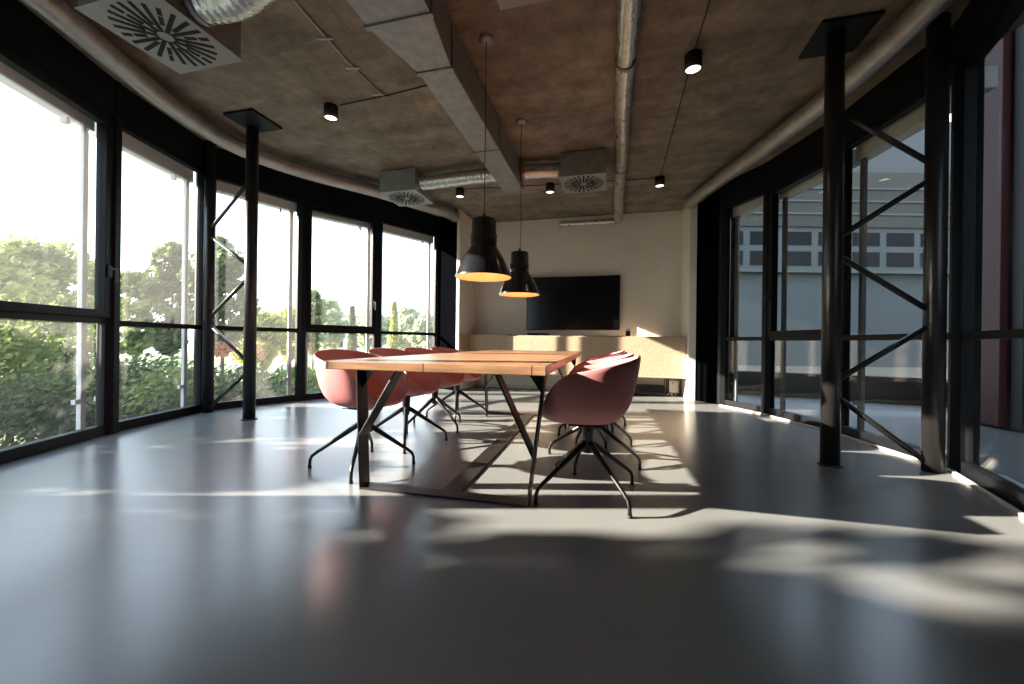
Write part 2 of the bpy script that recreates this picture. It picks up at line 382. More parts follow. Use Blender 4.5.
# ------------------------------------------------------------------ trussed columns
def truss(name, P, Q, plate_c, label):
    """P outer post at the glazing, Q inner post under the ceiling plate"""
    t = thing(name, (*Q, 0), label, 'column', 'trussed steel columns')
    MB().cyl((*P, 0), (*P, CEIL), .058, 28).build('post', M['post'], t)
    MB().cyl((*Q, 0), (*Q, CEIL-.02), .058, 28).build('post', M['post'], t)
    pts = [(P, .03), (Q, .52), (Q, .58), (P, 1.02), (P, 1.08), (Q, 1.52), (Q, 1.60), (P, 2.03), (P, 2.09), (Q, 2.55)]
    for i in range(0, 10, 2):
        (a, za), (b, zb) = pts[i], pts[i+1]
        MB().cyl((*a, za), (*b, zb), .019, 12).build('brace', M['post'], t)
    MB().box(plate_c[0]-.18, plate_c[0]+.18, plate_c[1]-.18, plate_c[1]+.18, CEIL-.025, CEIL-.002).build('ceiling_plate', M['black'], t, bevel=.003)
    MB().cyl((*Q, 0), (*Q, .012), .075, 28).build('foot_plate', M['post'], t)
truss('trussed_column', (-4.50, 3.48), (-3.70, 3.30), (-3.60, 3.22), 'black steel truss column with diagonal braces standing before the sunny left glazing')
truss('trussed_column', (2.14, 3.31), (1.52, 3.27), (1.56, 3.31), 'black steel truss column with diagonal braces standing before the dark right glazing')

# ------------------------------------------------------------------ ceiling services
def smoothpath(pts, n=10):
    out = []
    P = [Vector(p) for p in pts]
    for i in range(len(P)-1):
        p0 = P[max(i-1, 0)]; p1 = P[i]; p2 = P[i+1]; p3 = P[min(i+2, len(P)-1)]
        for k in range(n):
            t = k/n
            out.append(.5*((2*p1)+(-p0+p2)*t+(2*p0-5*p1+4*p2-p3)*t*t+(-p0+3*p1-3*p2+p3)*t**3))
    out.append(P[-1]); return out
def resample(path, step):
    out = [path[0]]; acc = 0
    for a, b in zip(path, path[1:]):
        l = (b-a).length
        while acc+l >= step and l > 0:
            t = (step-acc)/l; a = a.lerp(b, t); out.append(a); l = (b-a).length; acc = 0
        acc += l
    out.append(path[-1]); return out
def spiral(name, pts, r, m, label, pitch=.09, ridge=.012):
    pa = resample(smoothpath(pts, 14), pitch/6)
    rr = [r*(1+ridge*8*max(0, math.cos(i/6*2*PI)-.75)) for i in range(len(pa))]
    o = MB().tube(pa, rr, 24).build(name, m); return tag(o, label, 'duct')
ZL = 2.965
spiral('spiral_duct', [(-3.05, -1.5, ZL), (-3.1, .2, ZL), (-3.30, 1.0, ZL), (-3.50, 1.65, ZL), (-3.72, 2.15, ZL), (-3.93, 2.72, ZL), (-4.02, 3.42, ZL), (-3.80, 4.08, ZL), (-3.28, 4.85, ZL), (-2.70, 5.85, ZL), (-2.62, 6.2, ZL)], .085, M['spiral'], 'long round metal duct curving along the ceiling above the left windows')
spiral('spiral_duct', [(1.4, -1.5, ZL), (1.68, .8, ZL), (1.87, 2.2, ZL), (1.88, 2.9, ZL), (1.80, 3.7, ZL), (1.58, 4.6, ZL), (1.32, 5.5, ZL), (1.10, 6.34, ZL)], .085, M['spiral'], 'long round metal duct running along the ceiling above the right windows')
# foil wrapped pipe along the room
pa = [Vector((.075+.006*math.sin(y*3.1), y, 2.985)) for y in [(-2.5+i*.05) for i in range(189)]]
pa = [p for p in pa if p.y < 6.98]
t = thing('foil_pipe', (.075, -2.5, 2.985), 'pipe wrapped in crinkled silver foil running down the middle of the ceiling', 'pipe')
MB().tube(pa, [.070*(1+.04*random.uniform(-1, 1)) for _ in pa], 18, jit=.018).build('foil_sleeve', M['foil'], t)
for y in (1.2, 3.05, 4.9): MB().tube([(.075, y, 2.985), (.075, y+.03, 2.985)], .079, 20).build('pipe_band', M['galv'], t)
pa = [Vector((-.93+i*.04, 6.93, 2.955)) for i in range(25)]
tag(MB().tube(pa, [.045*(1+.05*random.uniform(-1, 1)) for _ in pa], 14, jit=.02).build('foil_pipe', M['foil']), 'short foil pipe lying sideways under the ceiling against the far white wall', 'pipe')

# rectangular duct
t = thing('rectangular_duct', (-1.25, -2.5, 2.77), 'rectangular galvanised duct narrowing in steps above the table', 'duct')
def hsec(mb, y0, y1, a0, b0, a1, b1, z0, z1):
    b = len(mb.v)
    for y, a, c in ((y0, a0, b0), (y1, a1, b1)):
        mb.v += [(a, y, z0), (c, y, z0), (c, y, z1), (a, y, z1)]
    for q in ((0, 1, 2, 3), (7, 6, 5, 4), (0, 4, 5, 1), (1, 5, 6, 2), (2, 6, 7, 3), (3, 7, 4, 0)): mb.face([b+i for i in q])
    return mb
DZ, DT = 2.77, 3.075
hsec(MB(), -2.5, 2.09, -1.48, -1.05, -1.48, -1.05, DZ, DT).build('duct_section', M['galv'], t, bevel=.006)
hsec(MB(), 2.10, 2.54, -1.48, -1.05, -1.37, -1.115, DZ, DT).build('duct_section', M['galv'], t, bevel=.006)
hsec(MB(), 2.55, 3.74, -1.37, -1.115, -1.37, -1.115, DZ, DT).build('duct_section', M['galv'], t, bevel=.006)
hsec(MB(), 3.75, 4.84, -1.37, -1.115, -1.37, -1.115, DZ, DT).build('duct_section', M['galv'], t, bevel=.006)
for y, a, c in ((.9, -1.48, -1.05), (2.095, -1.48, -1.05), (2.545, -1.37, -1.115), (3.745, -1.37, -1.115)):
    MB().box(a-.012, c+.012, y-.016, y+.016, DZ-.012, DT).build('duct_flange', M['galv'], t, bevel=.003)
def flex(pts, r, label, pitch=.05):
    pa = resample(smoothpath(pts, 12), pitch/5)
    rr = [r*(1+.022*math.cos(i/5*2*PI)) for i in range(len(pa))]
    t = thing('flexible_duct', pts[0], label, 'duct', 'flexible duct connections')
    MB().tube(pa, rr, 22).build('flexible_hose', M['foil'], t)
    for e, q in ((0, 4), (-1, -5)):
        MB().tube([pa[e], pa[q]], r*1.09, 22).build('hose_clamp', M['galv'], t)
flex([(-2.52, 4.72, 2.94), (-2.2, 4.72, 2.95), (-1.8, 4.70, 2.95), (-1.375, 4.70, 2.95)], .088, 'silver flexible duct from the window side vent box to the far duct end')
flex([(-1.11, 4.70, 2.95), (-.9, 4.72, 2.955), (-.64, 4.76, 2.955)], .088, 'short silver flexible duct from the duct end to the middle vent box')
flex([(-2.52, 1.86, 2.93), (-2.25, 1.88, 2.93), (-1.9, 1.83, 2.97), (-1.49, 1.80, 2.90)], .105, 'silver flexible duct sagging from the large near vent box to the wide duct')

def vent(x0, y0, s, label, z=2.80):
    c = (x0+s/2, y0+s/2)
    t = thing('ceiling_vent', (c[0], c[1], z), label, 'air vent', 'square swirl air vents')
    MB().box(x0+.01, x0+s-.01, y0+.01, y0+s-.01, z+.012, CEIL-.012).build('plenum_box', M['galv'], t, bevel=.005)
    MB().box(x0, x0+s, y0, y0+s, z, z+.011).build('face_plate', M['ventplate'], t, bevel=.002)
    k = 0
    Rm = s*.46
    for i in range(24):
        a = 2*PI*i/24+.06
        u = Vector((math.cos(a), math.sin(a), 0)); n = Vector((-u.y, u.x, 0))
        if i % 2 == 0: spans = [(.16, .97)]
        else: spans = [(.42, .70), (.75, .97)] if i % 4 == 1 else [(.36, .98)]
        mb = MB()
        for a0, a1 in spans:
            p = Vector((c[0], c[1], z))+u*Rm*(a0+a1)/2
            mb.obox(p, u, n, (0, 0, 1), Rm*(a1-a0)/2, s*.0205, .0025)
        mb.build('vent_slot', M['hollow'], t)
vent(-3.12, 1.59, .59, 'large square metal vent box with radial slots above the left windows, at the near end')
vent(-3.02, 4.55, .54, 'square vent box with radial slots by the far left windows')
vent(-.63, 4.58, .54, 'square vent box with radial slots between the duct end and the foil pipe')
vent(-.66, 1.62, .58, 'square vent box cut by the top of the picture above the table')

def spotlight(x, y, label, power=9):
    t = thing('ceiling_spotlight', (x, y, CEIL), label, 'ceiling light', 'black cylinder ceiling spotlights')
    z0 = CEIL-.12
    mb = MB().lathe([(.0, CEIL), (.064, CEIL), (.064, z0), (.057, z0), (.056, z0+.014)], (x, y, 0), 36); mb.build('lamp_body', M['plastic'], t)
    MB().lathe([(.0, z0+.012), (.056, z0+.012)], (x, y, 0), 32).build('diffuser', M['spot'], t)
    l = bpy.data.lights.new('spot_lamp', 'SPOT'); l.energy = power; l.color = (1, .82, .6); l.spot_size = R(95); l.spot_blend = .6; l.shadow_soft_size = .04
    lo = bpy.data.objects.new('spot_lamp', l); COL.objects.link(lo); lo.parent = t; lo.location = (0, 0, -.135)
    return t
spotlight(-2.65, 3.20, 'black cylinder ceiling light by itself near the left trussed column')
spotlight(.585, 3.28, 'black cylinder ceiling light midway along the lengthwise cable beside the foil pipe')
spotlight(.60, 5.60, 'black cylinder ceiling light at the cable corner by the far right window')
spotlight(-.88, 5.50, 'black cylinder ceiling light beside the middle square vent')
spotlight(-2.20, 5.38, 'black cylinder ceiling light between the duct and far left window corner')
def cable(pts, r, label, m='cordm', name='ceiling_cable', cat='cable'):
    return tag(MB().tube([Vector(p) for p in pts], r, 8).build(name, M[m]), label, cat)
zc = CEIL-.006
cable([(.61, -1.5, zc), (.60, 2.0, zc), (.585, 3.28, zc), (.60, 5.6, zc)], .005, 'thin black cable running lengthwise along the ceiling between two right hand lights')
cable([(.60, 5.60, zc), (-.88, 5.50, zc), (-2.20, 5.38, zc)], .005, 'thin black cable crossing the far ceiling from light to light')
cable([(-2.55, 3.2, zc), (-2.0, 3.17, zc), (-1.38, 3.1, zc)], .005, 'thin black cable from the lone left ceiling light to the rectangular duct')
t = thing('conduit', (-2.1, .8, zc), 'thin ceiling conduit held by three pale clips left of the rectangular duct', 'conduit')
MB().tube([(-1.95, .9, zc-.004), (-2.07, 2.2, zc-.004), (-2.09, 2.7, zc-.004), (-2.05, 3.18, zc-.004)], .008, 10).build('conduit_tube', M['spiral'], t)
for y in (2.45, 2.77, 3.12): MB().obox((-2.09, y, zc-.012), (1, .25, 0), (0, 1, 0), (0, 0, 1), .06, .007, .006).build('conduit_clip', M['whitep'], t, bevel=.002)

# ------------------------------------------------------------------ pendant lamps
def pendant(x, y, z, label, wav=0):
    t = thing('pendant_lamp', (x, y, z), label, 'pendant lamp', 'black pendant lamps over the table')
    rl = .208
    outer = [(rl, 0), (rl+.001, .006), (rl-.004, .016), (.194, .045), (.174, .09), (.152, .135), (.128, .178), (.108, .205), (.099, .222), (.097, .235), (.097, .318), (.090, .321), (.090, .424), (.082, .432), (.0, .434)]
    inner = [(rl-.003, .001), (.190, .045), (.170, .09), (.148, .135), (.124, .178), (.104, .205), (.093, .235), (.09, .30), (.0, .302)]
    MB().lathe(outer, (x, y, z), 56).build('lamp_shade', M['lampblack'], t)
    MB().lathe(inner, (x, y, z), 56).build('inner_reflector', M['lampin'], t)
    MB().lathe([(.0, .09), (.03, .098), (.045, .125), (.045, .15), (.03, .19), (.018, .22), (.018, .30)], (x, y, z), 28).build('bulb', M['bulb'], t)
    n = 24; pts = []
    for i in range(n+1):
        f = i/n; pts.append((x+wav*math.sin(f*PI*2)*(1-f), y, z+.43+(CEIL-z-.44)*f))
    MB().tube(pts, .0032, 8).build('cord', M['cordm'], t)
    MB().lathe([(.055, CEIL-z), (.055, CEIL-z-.018), (.03, CEIL-z-.03), (0, CEIL-z-.032)], (x, y, z), 28).build('ceiling_rose', M['galv'], t)
    MB().cyl((x, y, z+.43), (x, y, z+.47), .014, 14).build('cord_grip', M['plastic'], t)
    l = bpy.data.lights.new('bulb_light', 'POINT'); l.energy = 1.6; l.color = (1, .66, .36); l.shadow_soft_size = .045
    lo = bpy.data.objects.new('bulb_light', l); COL.objects.link(lo); lo.parent = t; lo.location = (0, 0, .06)
pendant(-.93, 2.75, 1.325, 'black bell pendant lamp hanging over the near half of the table')
pendant(-.92, 3.86, 1.33, 'black bell pendant lamp hanging over the far half of the table before the television', .012)

# ------------------------------------------------------------------ table
t = thing('meeting_table', (-.87, 2.0, 0), 'long solid wood meeting table on splayed dark flat-steel legs', 'table')
TX0, TX1, TY0, TY1 = -1.405, -.285, 1.68, 4.80
t.rotation_euler = (0, 0, R(1.4))
tt = MB().box(TX0, TX1, TY0, TY1, .702, .745).build('tabletop', M['wood'], t, bevel=.004)
for yy in (2.0, 4.48):
    fr = MB(); w = .095; th = .011
    MB().obox((-.90, yy, th/2), (1, 0, 0), (0, 1, 0), (0, 0, 1), .485, w/2, th/2).build('foot_bar', M['tsteel'], t, bevel=.003)
    for sx, foot, top, br, btop in ((-1, -1.385, -1.415, -1.33, -1.16), (1, -.415, -.335, -.40, -.60)):
        MB().bar((foot, yy, .0), (top, yy, .695), w, th, up=(0, 1, 0)).build('leg', M['tsteel'], t, bevel=.003)
        bz = .25 if sx > 0 else .30
        fx = foot+(top-foot)*bz/.695
        MB().bar((fx, yy, bz), (btop, yy, .695), w, th, up=(0, 1, 0)).build('leg_strut', M['tsteel'], t, bevel=.003)
        g = MB(); b = len(g.v)
        gx = top-(.10 if sx > 0 else -.10)
        for y in (yy-.004, yy+.004): g.v += [(top, y, .70), (gx, y, .70), (top-.010*sx, y, .57)]
        for q in ((0, 1, 2), (5, 4, 3), (0, 3, 4, 1), (1, 4, 5, 2), (2, 5, 3, 0)): g.face(q)
        g.build('gusset_plate', M['tsteel'], t)
MB().box(-.925, -.805, 2.04, 4.44, 0, .010).build('floor_rail', M['tsteel'], t, bevel=.003)
MB().box(-1.30, -.38, 1.97, 2.03, .690, .7015).build('cross_bar', M['tsteel'], t)
MB().box(-1.30, -.38, 4.45, 4.51, .690, .7015).build('cross_bar', M['tsteel'], t)

# ------------------------------------------------------------------ chairs (local: faces +x)
def lerp(a, b, t): return a+(b-a)*t
def lin(tab, x):
    x = abs(x); x = 360-x if x > 180 else x
    for (x0, y0), (x1, y1) in zip(tab, tab[1:]):
        if x <= x1: return lerp(y0, y1, (x-x0)/(x1-x0))
    return tab[-1][1]
def interp(tab, x): return sum(lin(tab, x+k) for k in range(-9, 10))/19
def make_chair():
    root = thing('tub_chair', (0, 0, 0), '', 'chair', 'pink tub chairs round the table')
    NP, NT = 56, 14
    H = [(0, .79), (30, .78), (60, .75), (85, .715), (103, .70), (118, .66), (134, .57), (150, .48), (165, .45), (180, .445)]
    mb = MB(); n = 2.7
    mb.v.append((0, 0, .412))
    for i in range(NP):
        ph = -180+360*i/NP; a = abs(ph); th = R(180-ph)           # 0 = back
        cx, sy = math.cos(th), math.sin(th)
        ra = .275 if cx < 0 else .255
        m_ = 2.5; Rt = 1/((abs(cx)/ra)**m_+(abs(sy)/.288)**m_)**(1/m_)
        Rb = 1/((abs(cx)/(.225 if cx < 0 else .24))**n+(abs(sy)/.245)**n)**(1/n)
        h = interp(H, a); front = max(0, (a-150)/30)
        P0 = (0, .412); P1 = (Rb*.92, .402); P2 = (Rb*1.04, .412+(h-.412)*.20); P3 = (Rt, h)
        if front > 0: P2 = (lerp(P2[0], Rb*.9, front), lerp(P2[1], .445, front)); P3 = (Rt, h)
        for k in range(1, NT+1):
            t = k/NT; c = [(1-t)**3, 3*t*(1-t)**2, 3*t*t*(1-t), t**3]
            r = sum(c[j]*(P0, P1, P2, P3)[j][0] for j in range(4)); z = sum(c[j]*(P0, P1, P2, P3)[j][1] for j in range(4))
            mb.v.append((cx*r, sy*r, z))
    for i in range(NP):
        j = (i+1) % NP
        mb.face((0, 1+i*NT, 1+j*NT), True)
        for k in range(NT-1): mb.face((1+i*NT+k, 1+i*NT+k+1, 1+j*NT+k+1, 1+j*NT+k), True)
    sh = mb.build('shell', M['pink'], root, solid=.013, sub=1)
    MB().lathe([(0, .398), (.055, .398), (.055, .39), (.034, .385), (.031, .30), (.028, .235), (.0, .232)], n=28).build('column', M['chairleg'], root)
    MB().box(-.10, .10, -.09, .09, .392, .402).build('mounting_plate', M['chairleg'], root, bevel=.003)
    for k in range(4):
        a = PI/2*k; u = Vector((math.cos(a), math.sin(a), 0)); z = Vector((0, 0, 1))
        pts = [u*.012+z*.29, u*.05+z*.268, u*.16+z*.192, u*.29+z*.103, u*.322+z*.078, u*.333+z*.052, u*.335+z*.012]
        rr = [.019, .019, .015, .0115, .0105, .010, .010]
        lg = MB().tube(pts, rr, 12).build('leg', M['chairleg'], root)
        MB().cyl(tuple(u*.335), tuple(u*.335+z*.014), .012, 14).build('glide', M['glide'], lg)
    return root
chair = make_chair()
# the base swivels under the shell: one prototype per base angle of each place
spots = [
 (-1.625, 2.31, -8, 'pink tub chair on the window side of the table, at the near end'),
 (-1.66, 2.94, -9, 'pink tub chair on the window side of the table, second from its near end'),
 (-1.68, 3.53, -7, 'pink tub chair on the window side of the table, third from its near end'),
 (-1.69, 4.12, -6, 'pink tub chair on the window side of the table, at the far end'),
 (-.125, 2.24, 179, 'pink tub chair right of the table, at the near end and seen side on'),
 (-.13, 2.86, 181, 'pink tub chair right of the table, second in the overlapping row'),
 (-.15, 3.47, 178, 'pink tub chair right of the table, third in the overlapping row'),
 (-.15, 4.06, 180, 'pink tub chair right of the table, last of the row towards the television'),
]
base_angle = [24, 28, -26, 20, 41, -16, -21, 30]
note_kids(chair)
for i, (x, y, a, lab) in enumerate(spots):
    c = chair if i == 0 else copy_tree(chair)
    c.location = (x, y, 0); c.rotation_euler = (0, 0, R(a)); c['label'] = lab
    for ch in [o for o in COL.objects if o.parent == c and o.name.startswith('leg')]:
        ch.rotation_euler = (0, 0, R(base_angle[i]-a))

# ------------------------------------------------------------------ far wall furniture
t = thing('wall_cabinet', (-.33, 6.75, .31), 'long pale chipboard cabinet floating on the far wall under the television', 'cabinet')
MB().box(-1.79, 1.115, 6.50, 7.045, .315, .965).build('cabinet_body', M['chip'], t, bevel=.002)
for x0, x1 in ((-1.765, -.33), (-.326, 1.11)): MB().box(x0, x1, 6.480, 6.499, .318, .950).build('door', M['chip'], t, bevel=.002)
MB().box(-1.79, -1.768, 6.478, 6.499, .315, .965).build('end_panel', M['chip'], t, bevel=.002)
t = thing('wall_cabinet', (-2.16, 6.8, .31), 'short shaded chipboard cabinet set back left of the long cabinet', 'cabinet')
MB().box(-2.525, -1.795, 6.66, 7.045, .315, .985).build('cabinet_body', M['chip'], t, bevel=.002)
MB().box(-2.50, -1.80, 6.642, 6.659, .318, .97).build('door', M['chip'], t, bevel=.002)
MB().box(-2.528, -2.505, 6.23, 6.66, .315, .985).build('side_panel', M['chip'], t, bevel=.002)
t = thing('television', (-.70, 7.0, 1.07), 'large flat black television mounted on the white far wall', 'television')
MB().box(-1.52, .125, 6.965, 7.01, 1.075, 2.03).build('television_body', M['plastic'], t, bevel=.006)
MB().box(-1.505, .11, 6.9615, 6.9645, 1.09, 2.015).build('screen', M['tv'], t)
MB().box(-.9, -.5, 7.01, 7.05, 1.3, 1.8).build('wall_bracket', M['plastic'], t)
t = thing('media_box', (-1.27, 6.78, .966), 'flat black media box lying on the cabinet under the television', 'media box')
MB().box(-1.44, -1.08, 6.68, 6.86, .9665, 1.015).build('box_body', M['plastic'], t, bevel=.006)
MB().box(-1.42, -1.10, 6.677, 6.6795, .985, 1.0).build('front_grille', M['tv'], t)
tag(MB().obox((-.45, 6.75, .975), (1, .2, 0), (-.2, 1, 0), (0, 0, 1), .07, .022, .008).build('remote_control', M['plastic'], bevel=.004), 'slim black remote control lying on the long cabinet', 'remote control')
t = thing('canister', (.25, 6.62, .966), 'small dark round bottle-like canister standing on the cabinet right of the television', 'canister')
MB().lathe([(0, .9665), (.036, .9665), (.038, .985), (.038, 1.04), (.03, 1.055)], (.25, 6.62, 0), 28).build('canister_body', M['plastic'], t)
MB().lathe([(.03, 1.055), (.031, 1.085), (.024, 1.092), (0, 1.092)], (.25, 6.62, 0), 24).build('canister_lid', M['whitep'], t)
t = thing('equipment_box', (.62, 6.75, 0), 'low black equipment box on the floor under the long cabinet', 'equipment box')
MB().box(.40, .84, 6.68, 6.98, .012, .16).build('box_body', M['plastic'], t, bevel=.006)
MB().box(.44, .84, 6.672, 6.679, .03, .145).build('front_panel', M['tv'], t, bevel=.002)
for x in (.47, .81):
    for y in (6.71, 6.94): MB().cyl((x, y, 0), (x, y, .012), .015, 12).build('rubber_foot', M['glide'], t)
t = thing('equipment_box', (.30, 6.85, 0), 'small dark box on the floor beside the larger equipment box', 'equipment box')
MB().box(.24, .38, 6.74, 6.98, 0, .14).build('box_body', M['plastic'], t, bevel=.006)
MB().box(.255, .365, 6.736, 6.7395, .02, .12).build('front_panel', M['tv'], t)
t = thing('router', (.99, 6.9, .05), 'white wireless router standing under the cabinet in the far right corner', 'router')
MB().box(.92, 1.07, 6.88, 6.93, .045, .25).build('router_body', M['whitep'], t, bevel=.008)
for x in (.94, 1.05): MB().cyl((x, 6.90, .25), (x, 6.90, .30), .006, 10).build('antenna', M['plastic'], t)
MB().box(.965, .985, 6.876, 6.8795, .2, .215).build('status_window', M['plastic'], t)
t = thing('power_strip', (.97, 6.78, 0), 'dark power strip on the floor in the far right corner', 'power strip')
MB().box(.86, 1.09, 6.86, 6.95, 0, .044).build('strip_body', M['plastic'], t, bevel=.005)
for x in (.90, .96, 1.02): MB().cyl((x, 6.858, .022), (x, 6.862, .022), .013, 16).build('socket', M['whitep'], t)
for i, x in enumerate((.885, .905, .925)):
    tag(MB().tube(smoothpath([(x, 6.99, .31), (x-.02+.01*i, 6.98, .2), (x+.015, 6.985, .1), (x+.005, 6.93, .046)], 8), .004, 8).build('cable', M['plastic']),
        'thin dark cords hanging from the cabinet to the power strip', 'cord', 'cords hanging under the cabinet')

# ------------------------------------------------------------------ outside, sunny side
GZ = -1.25
o = MB().prism([(-60, -40), (-4.9, -40), (-4.9, 60), (-60, 60)], GZ-.2, GZ).build('ground', M['lawn']); o['kind'] = 'structure'
o = MB().prism([(-4.9, 8), (60, 8), (60, 60), (-4.9, 60)], GZ-.2, GZ).build('ground', M['darkground']); o['kind'] = 'structure'
o = MB().prism([(-7.6, -14), (-4.95, -14), (-4.95, 16), (-7.6, 16)], GZ, GZ+.02).build('path', M['asphalt']); o['kind'] = 'structure'
SEED = 7
def leaves(mb, c, rad, n, size, up=0.3):
    for _ in range(n):
        while True:
            q = Vector((random.uniform(-1, 1), random.uniform(-1, 1), random.uniform(-1, 1)))
            if .12 < q.length < 1: break
        q = q*(q.length**-.35)
        p = Vector(c)+Vector((q.x*rad[0], q.y*rad[1], q.z*rad[2]))
        d = Vector((random.gauss(0, 1), random.gauss(0, 1), random.gauss(0, 1)+up)).normalized()
        a = d.orthogonal().normalized(); b = d.cross(a); s = size*random.uniform(.6, 1.3)
        i = len(mb.v); mb.v += [tuple(p-a*s), tuple(p+b*s*.5+d*s*.1), tuple(p+a*s), tuple(p-b*s*.5+d*s*.1)]; mb.face((i, i+1, i+2, i+3))
def tree(name, x, y, top, hw, label, leafm, cat='tree', n=4300, size=.10, base=GZ, clump=80, loose=.30, low=.25, group='trees beyond the left windows', column=False):
    random.seed(int(abs(x)*97)+len(label)*31+int(top*10)+SEED)
    t = thing(name, (x, y, base), label, cat, group)
    h = top-base; z0 = base+h*low; mb = MB()
    cs = []
    if column:
        for k in range(clump):
            f = (k+.5)/clump; r = hw*(1-f**2.2)*.8+hw*.12
            cs.append(((x+random.uniform(-.1, .1)*hw, y+random.uniform(-.1, .1)*hw, z0+(top-z0)*f*.97), (r, r, (top-z0)/clump*1.3)))
    else:
        for k in range(clump):
            a = random.uniform(0, 2*PI); f = random.random()**.8; e = math.sqrt(max(.05, 1-(2*f-1)**2))
            rr = hw*e*random.uniform(.15, .95); r = hw*loose*random.uniform(.6, 1.35)
            z = z0+(top-z0)*(.08+.84*f)
            z = min(z, top-r*.6)
            cs.append(((x+math.cos(a)*rr, y+math.sin(a)*rr, z), (r, r, r*.75)))
    for c, r in cs: leaves(mb, c, r, n//clump, size)
    mb.build('foliage', leafm, t)
    tr = MB().tube([(x, y, base), (x+.04*hw, y, base+h*.35), (x-.03*hw, y, base+h*.75)], [max(.03, hw*.07), max(.025, hw*.05), .015], 10)
    if not column:
        for c, r in cs[:8]: tr.tube([(x, y, base+h*.32), ((x+c[0])/2, (y+c[1])/2, base+h*.42+(c[2]-base)*.1), c], [max(.02, hw*.03), .02, .008], 6)
    tr.build('trunk', M['bark'], t)
    return t
def shrub(x, y, top, hw, label, leafm, n=2600, size=.055, **kw):
    return tree('shrub', x, y, top, hw, label, leafm, 'shrub', n=n, size=size, clump=16, loose=.55, low=.05, group='shrubs below the left windows', **kw)
# ray through picture column px at distance d from the camera
def at(px, d):
    u = (px-512)/390; c, s = .9687, .2484
    return ((u*c-s)*d, (u*s+c)*d)
T = [
 ('broadleaf_tree', 42, 11, 232, 44, 'big rounded broadleaf tree filling the first left pane', 'leaf_mid', {'n': 7000}),
 ('broadleaf_tree', 2, 13, 266, 30, 'darker low tree at the very edge beyond the first left pane', 'leaf_dark', {}),
 ('broadleaf_tree', 96, 15, 256, 14, 'slim tree showing beside the white rail of the first left pane', 'leaf_mid', {}),
 ('broadleaf_tree', 136, 15, 268, 20, 'thin-leaved tree low in the second left pane', 'leaf_mid', {'n': 2600}),
 ('broadleaf_tree', 172, 12, 236, 22, 'tall dark tree at the far edge of the second left pane', 'leaf_dark', {'n': 3000}),
 ('broadleaf_tree', 222, 12, 232, 30, 'tall dark loose tree behind the left trussed column', 'leaf_dark', {'n': 4600}),
 ('broadleaf_tree', 262, 17, 312, 24, 'yellow-green low tree just right of the left trussed column', 'leaf_lime', {}),
 ('broadleaf_tree', 290, 19, 308, 16, 'yellow-green small tree behind the third left pane', 'leaf_lime', {}),
 ('broadleaf_tree', 313, 20, 288, 10, 'slender dark tree at the edge of the openable left pane', 'leaf_mid', {}),
 ('broadleaf_tree', 328, 27, 298, 16, 'pale tree in the openable left pane', 'leaf_hazy', {}),
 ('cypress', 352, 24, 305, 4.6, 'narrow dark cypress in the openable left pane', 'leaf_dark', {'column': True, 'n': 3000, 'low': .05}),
 ('broadleaf_tree', 372, 34, 311, 16, 'pale distant trees low beside the narrow dark cypress', 'leaf_hazy', {}),
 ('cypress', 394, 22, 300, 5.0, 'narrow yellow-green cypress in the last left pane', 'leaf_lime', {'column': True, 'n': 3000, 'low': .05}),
 ('broadleaf_tree', 408, 30, 308, 18, 'pale rounded tree in the last left pane', 'leaf_hazy', {}),
 ('broadleaf_tree', 425, 26, 314, 12, 'pale smaller tree at the far edge of the last left pane', 'leaf_hazy', {}),
]
for nm, px, d, ytop, hwp, lab, lm, kw in T:
    x, y = at(px, d); hz = 342+.0125*(px-512); z = .85+(hz-ytop)/390*d
    kw.setdefault('size', .010*d if not kw.get('column') else .006*d)
    tree(nm, x, y, z, hwp/390*d, lab, M[lm], **kw)
sh = [(10, 6.5, .35), (50, 6.0, .25), (85, 7.0, .40), (28, 8.5, .75), (70, 9.0, .8), (128, 7.0, .35), (160, 7.5, .5), (188, 7.0, .3), (215, 6.6, .25), (240, 7.4, .35), (268, 6.8, .15), (292, 7.6, .3), (320, 8.2, .2), (345, 8.8, .25), (375, 10, .25), (400, 10.5, .2), (425, 11.5, .3)]
words = ['first', 'first', 'first', 'first', 'first', 'second', 'second', 'second', 'third', 'third', 'third', 'third', 'openable', 'openable', 'last', 'last', 'last']
for i, (px, d, z) in enumerate(sh):
    x, y = at(px, d)
    where = words[i]
    k = sum(1 for w in words[:i] if w == where)
    desc = ['low leafy green shrub outside the %s left pane, at its near edge', 'low leafy green shrub outside the %s left pane, second along', 'low leafy green shrub outside the %s left pane, third along', 'taller green shrub standing behind the others at the %s left pane', 'taller green shrub behind, towards the mullion of the %s left pane'][k] % where
    shrub(x, y, z, random.uniform(.75, 1.0), desc, M[['leaf_shrub', 'leaf_shrub', 'leaf_dark', 'leaf_mid'][i % 4]])
# neighbouring trees and hedge on the sun's side, seen only in reflections and by their shade; hedge added to shade the left floor
tree('broadleaf_tree', -10.5, -3.95, 7.6, 2.5, 'dense garden tree standing left of the building, shading the near floor', M['leaf_mid'], n=30000, size=.17, clump=130, low=.12, loose=.42)
tree('broadleaf_tree', -12.5, -5.6, 7.5, 2.6, 'dense garden tree further back on the sunny side', M['leaf_mid'], n=6000, size=.14, clump=34)
tree('broadleaf_tree', -8.5, -4.6, 6.4, 2.0, 'dense garden tree close to the entrance end of the building', M['leaf_dark'], n=12000, size=.13, clump=40)
for i, (x, y) in enumerate([(-9.2, .2), (-9.4, 1.6), (-9.3, -1.2), (-10.2, 2.9), (-11.5, 4.2)]):
    shrub(x, y, 2.7, 1.15, 'tall clipped hedge bush standing %s in the row beside the garden path' % ['first', 'second', 'third', 'fourth', 'last'][i], M['leaf_mid'], n=6500, size=.09)
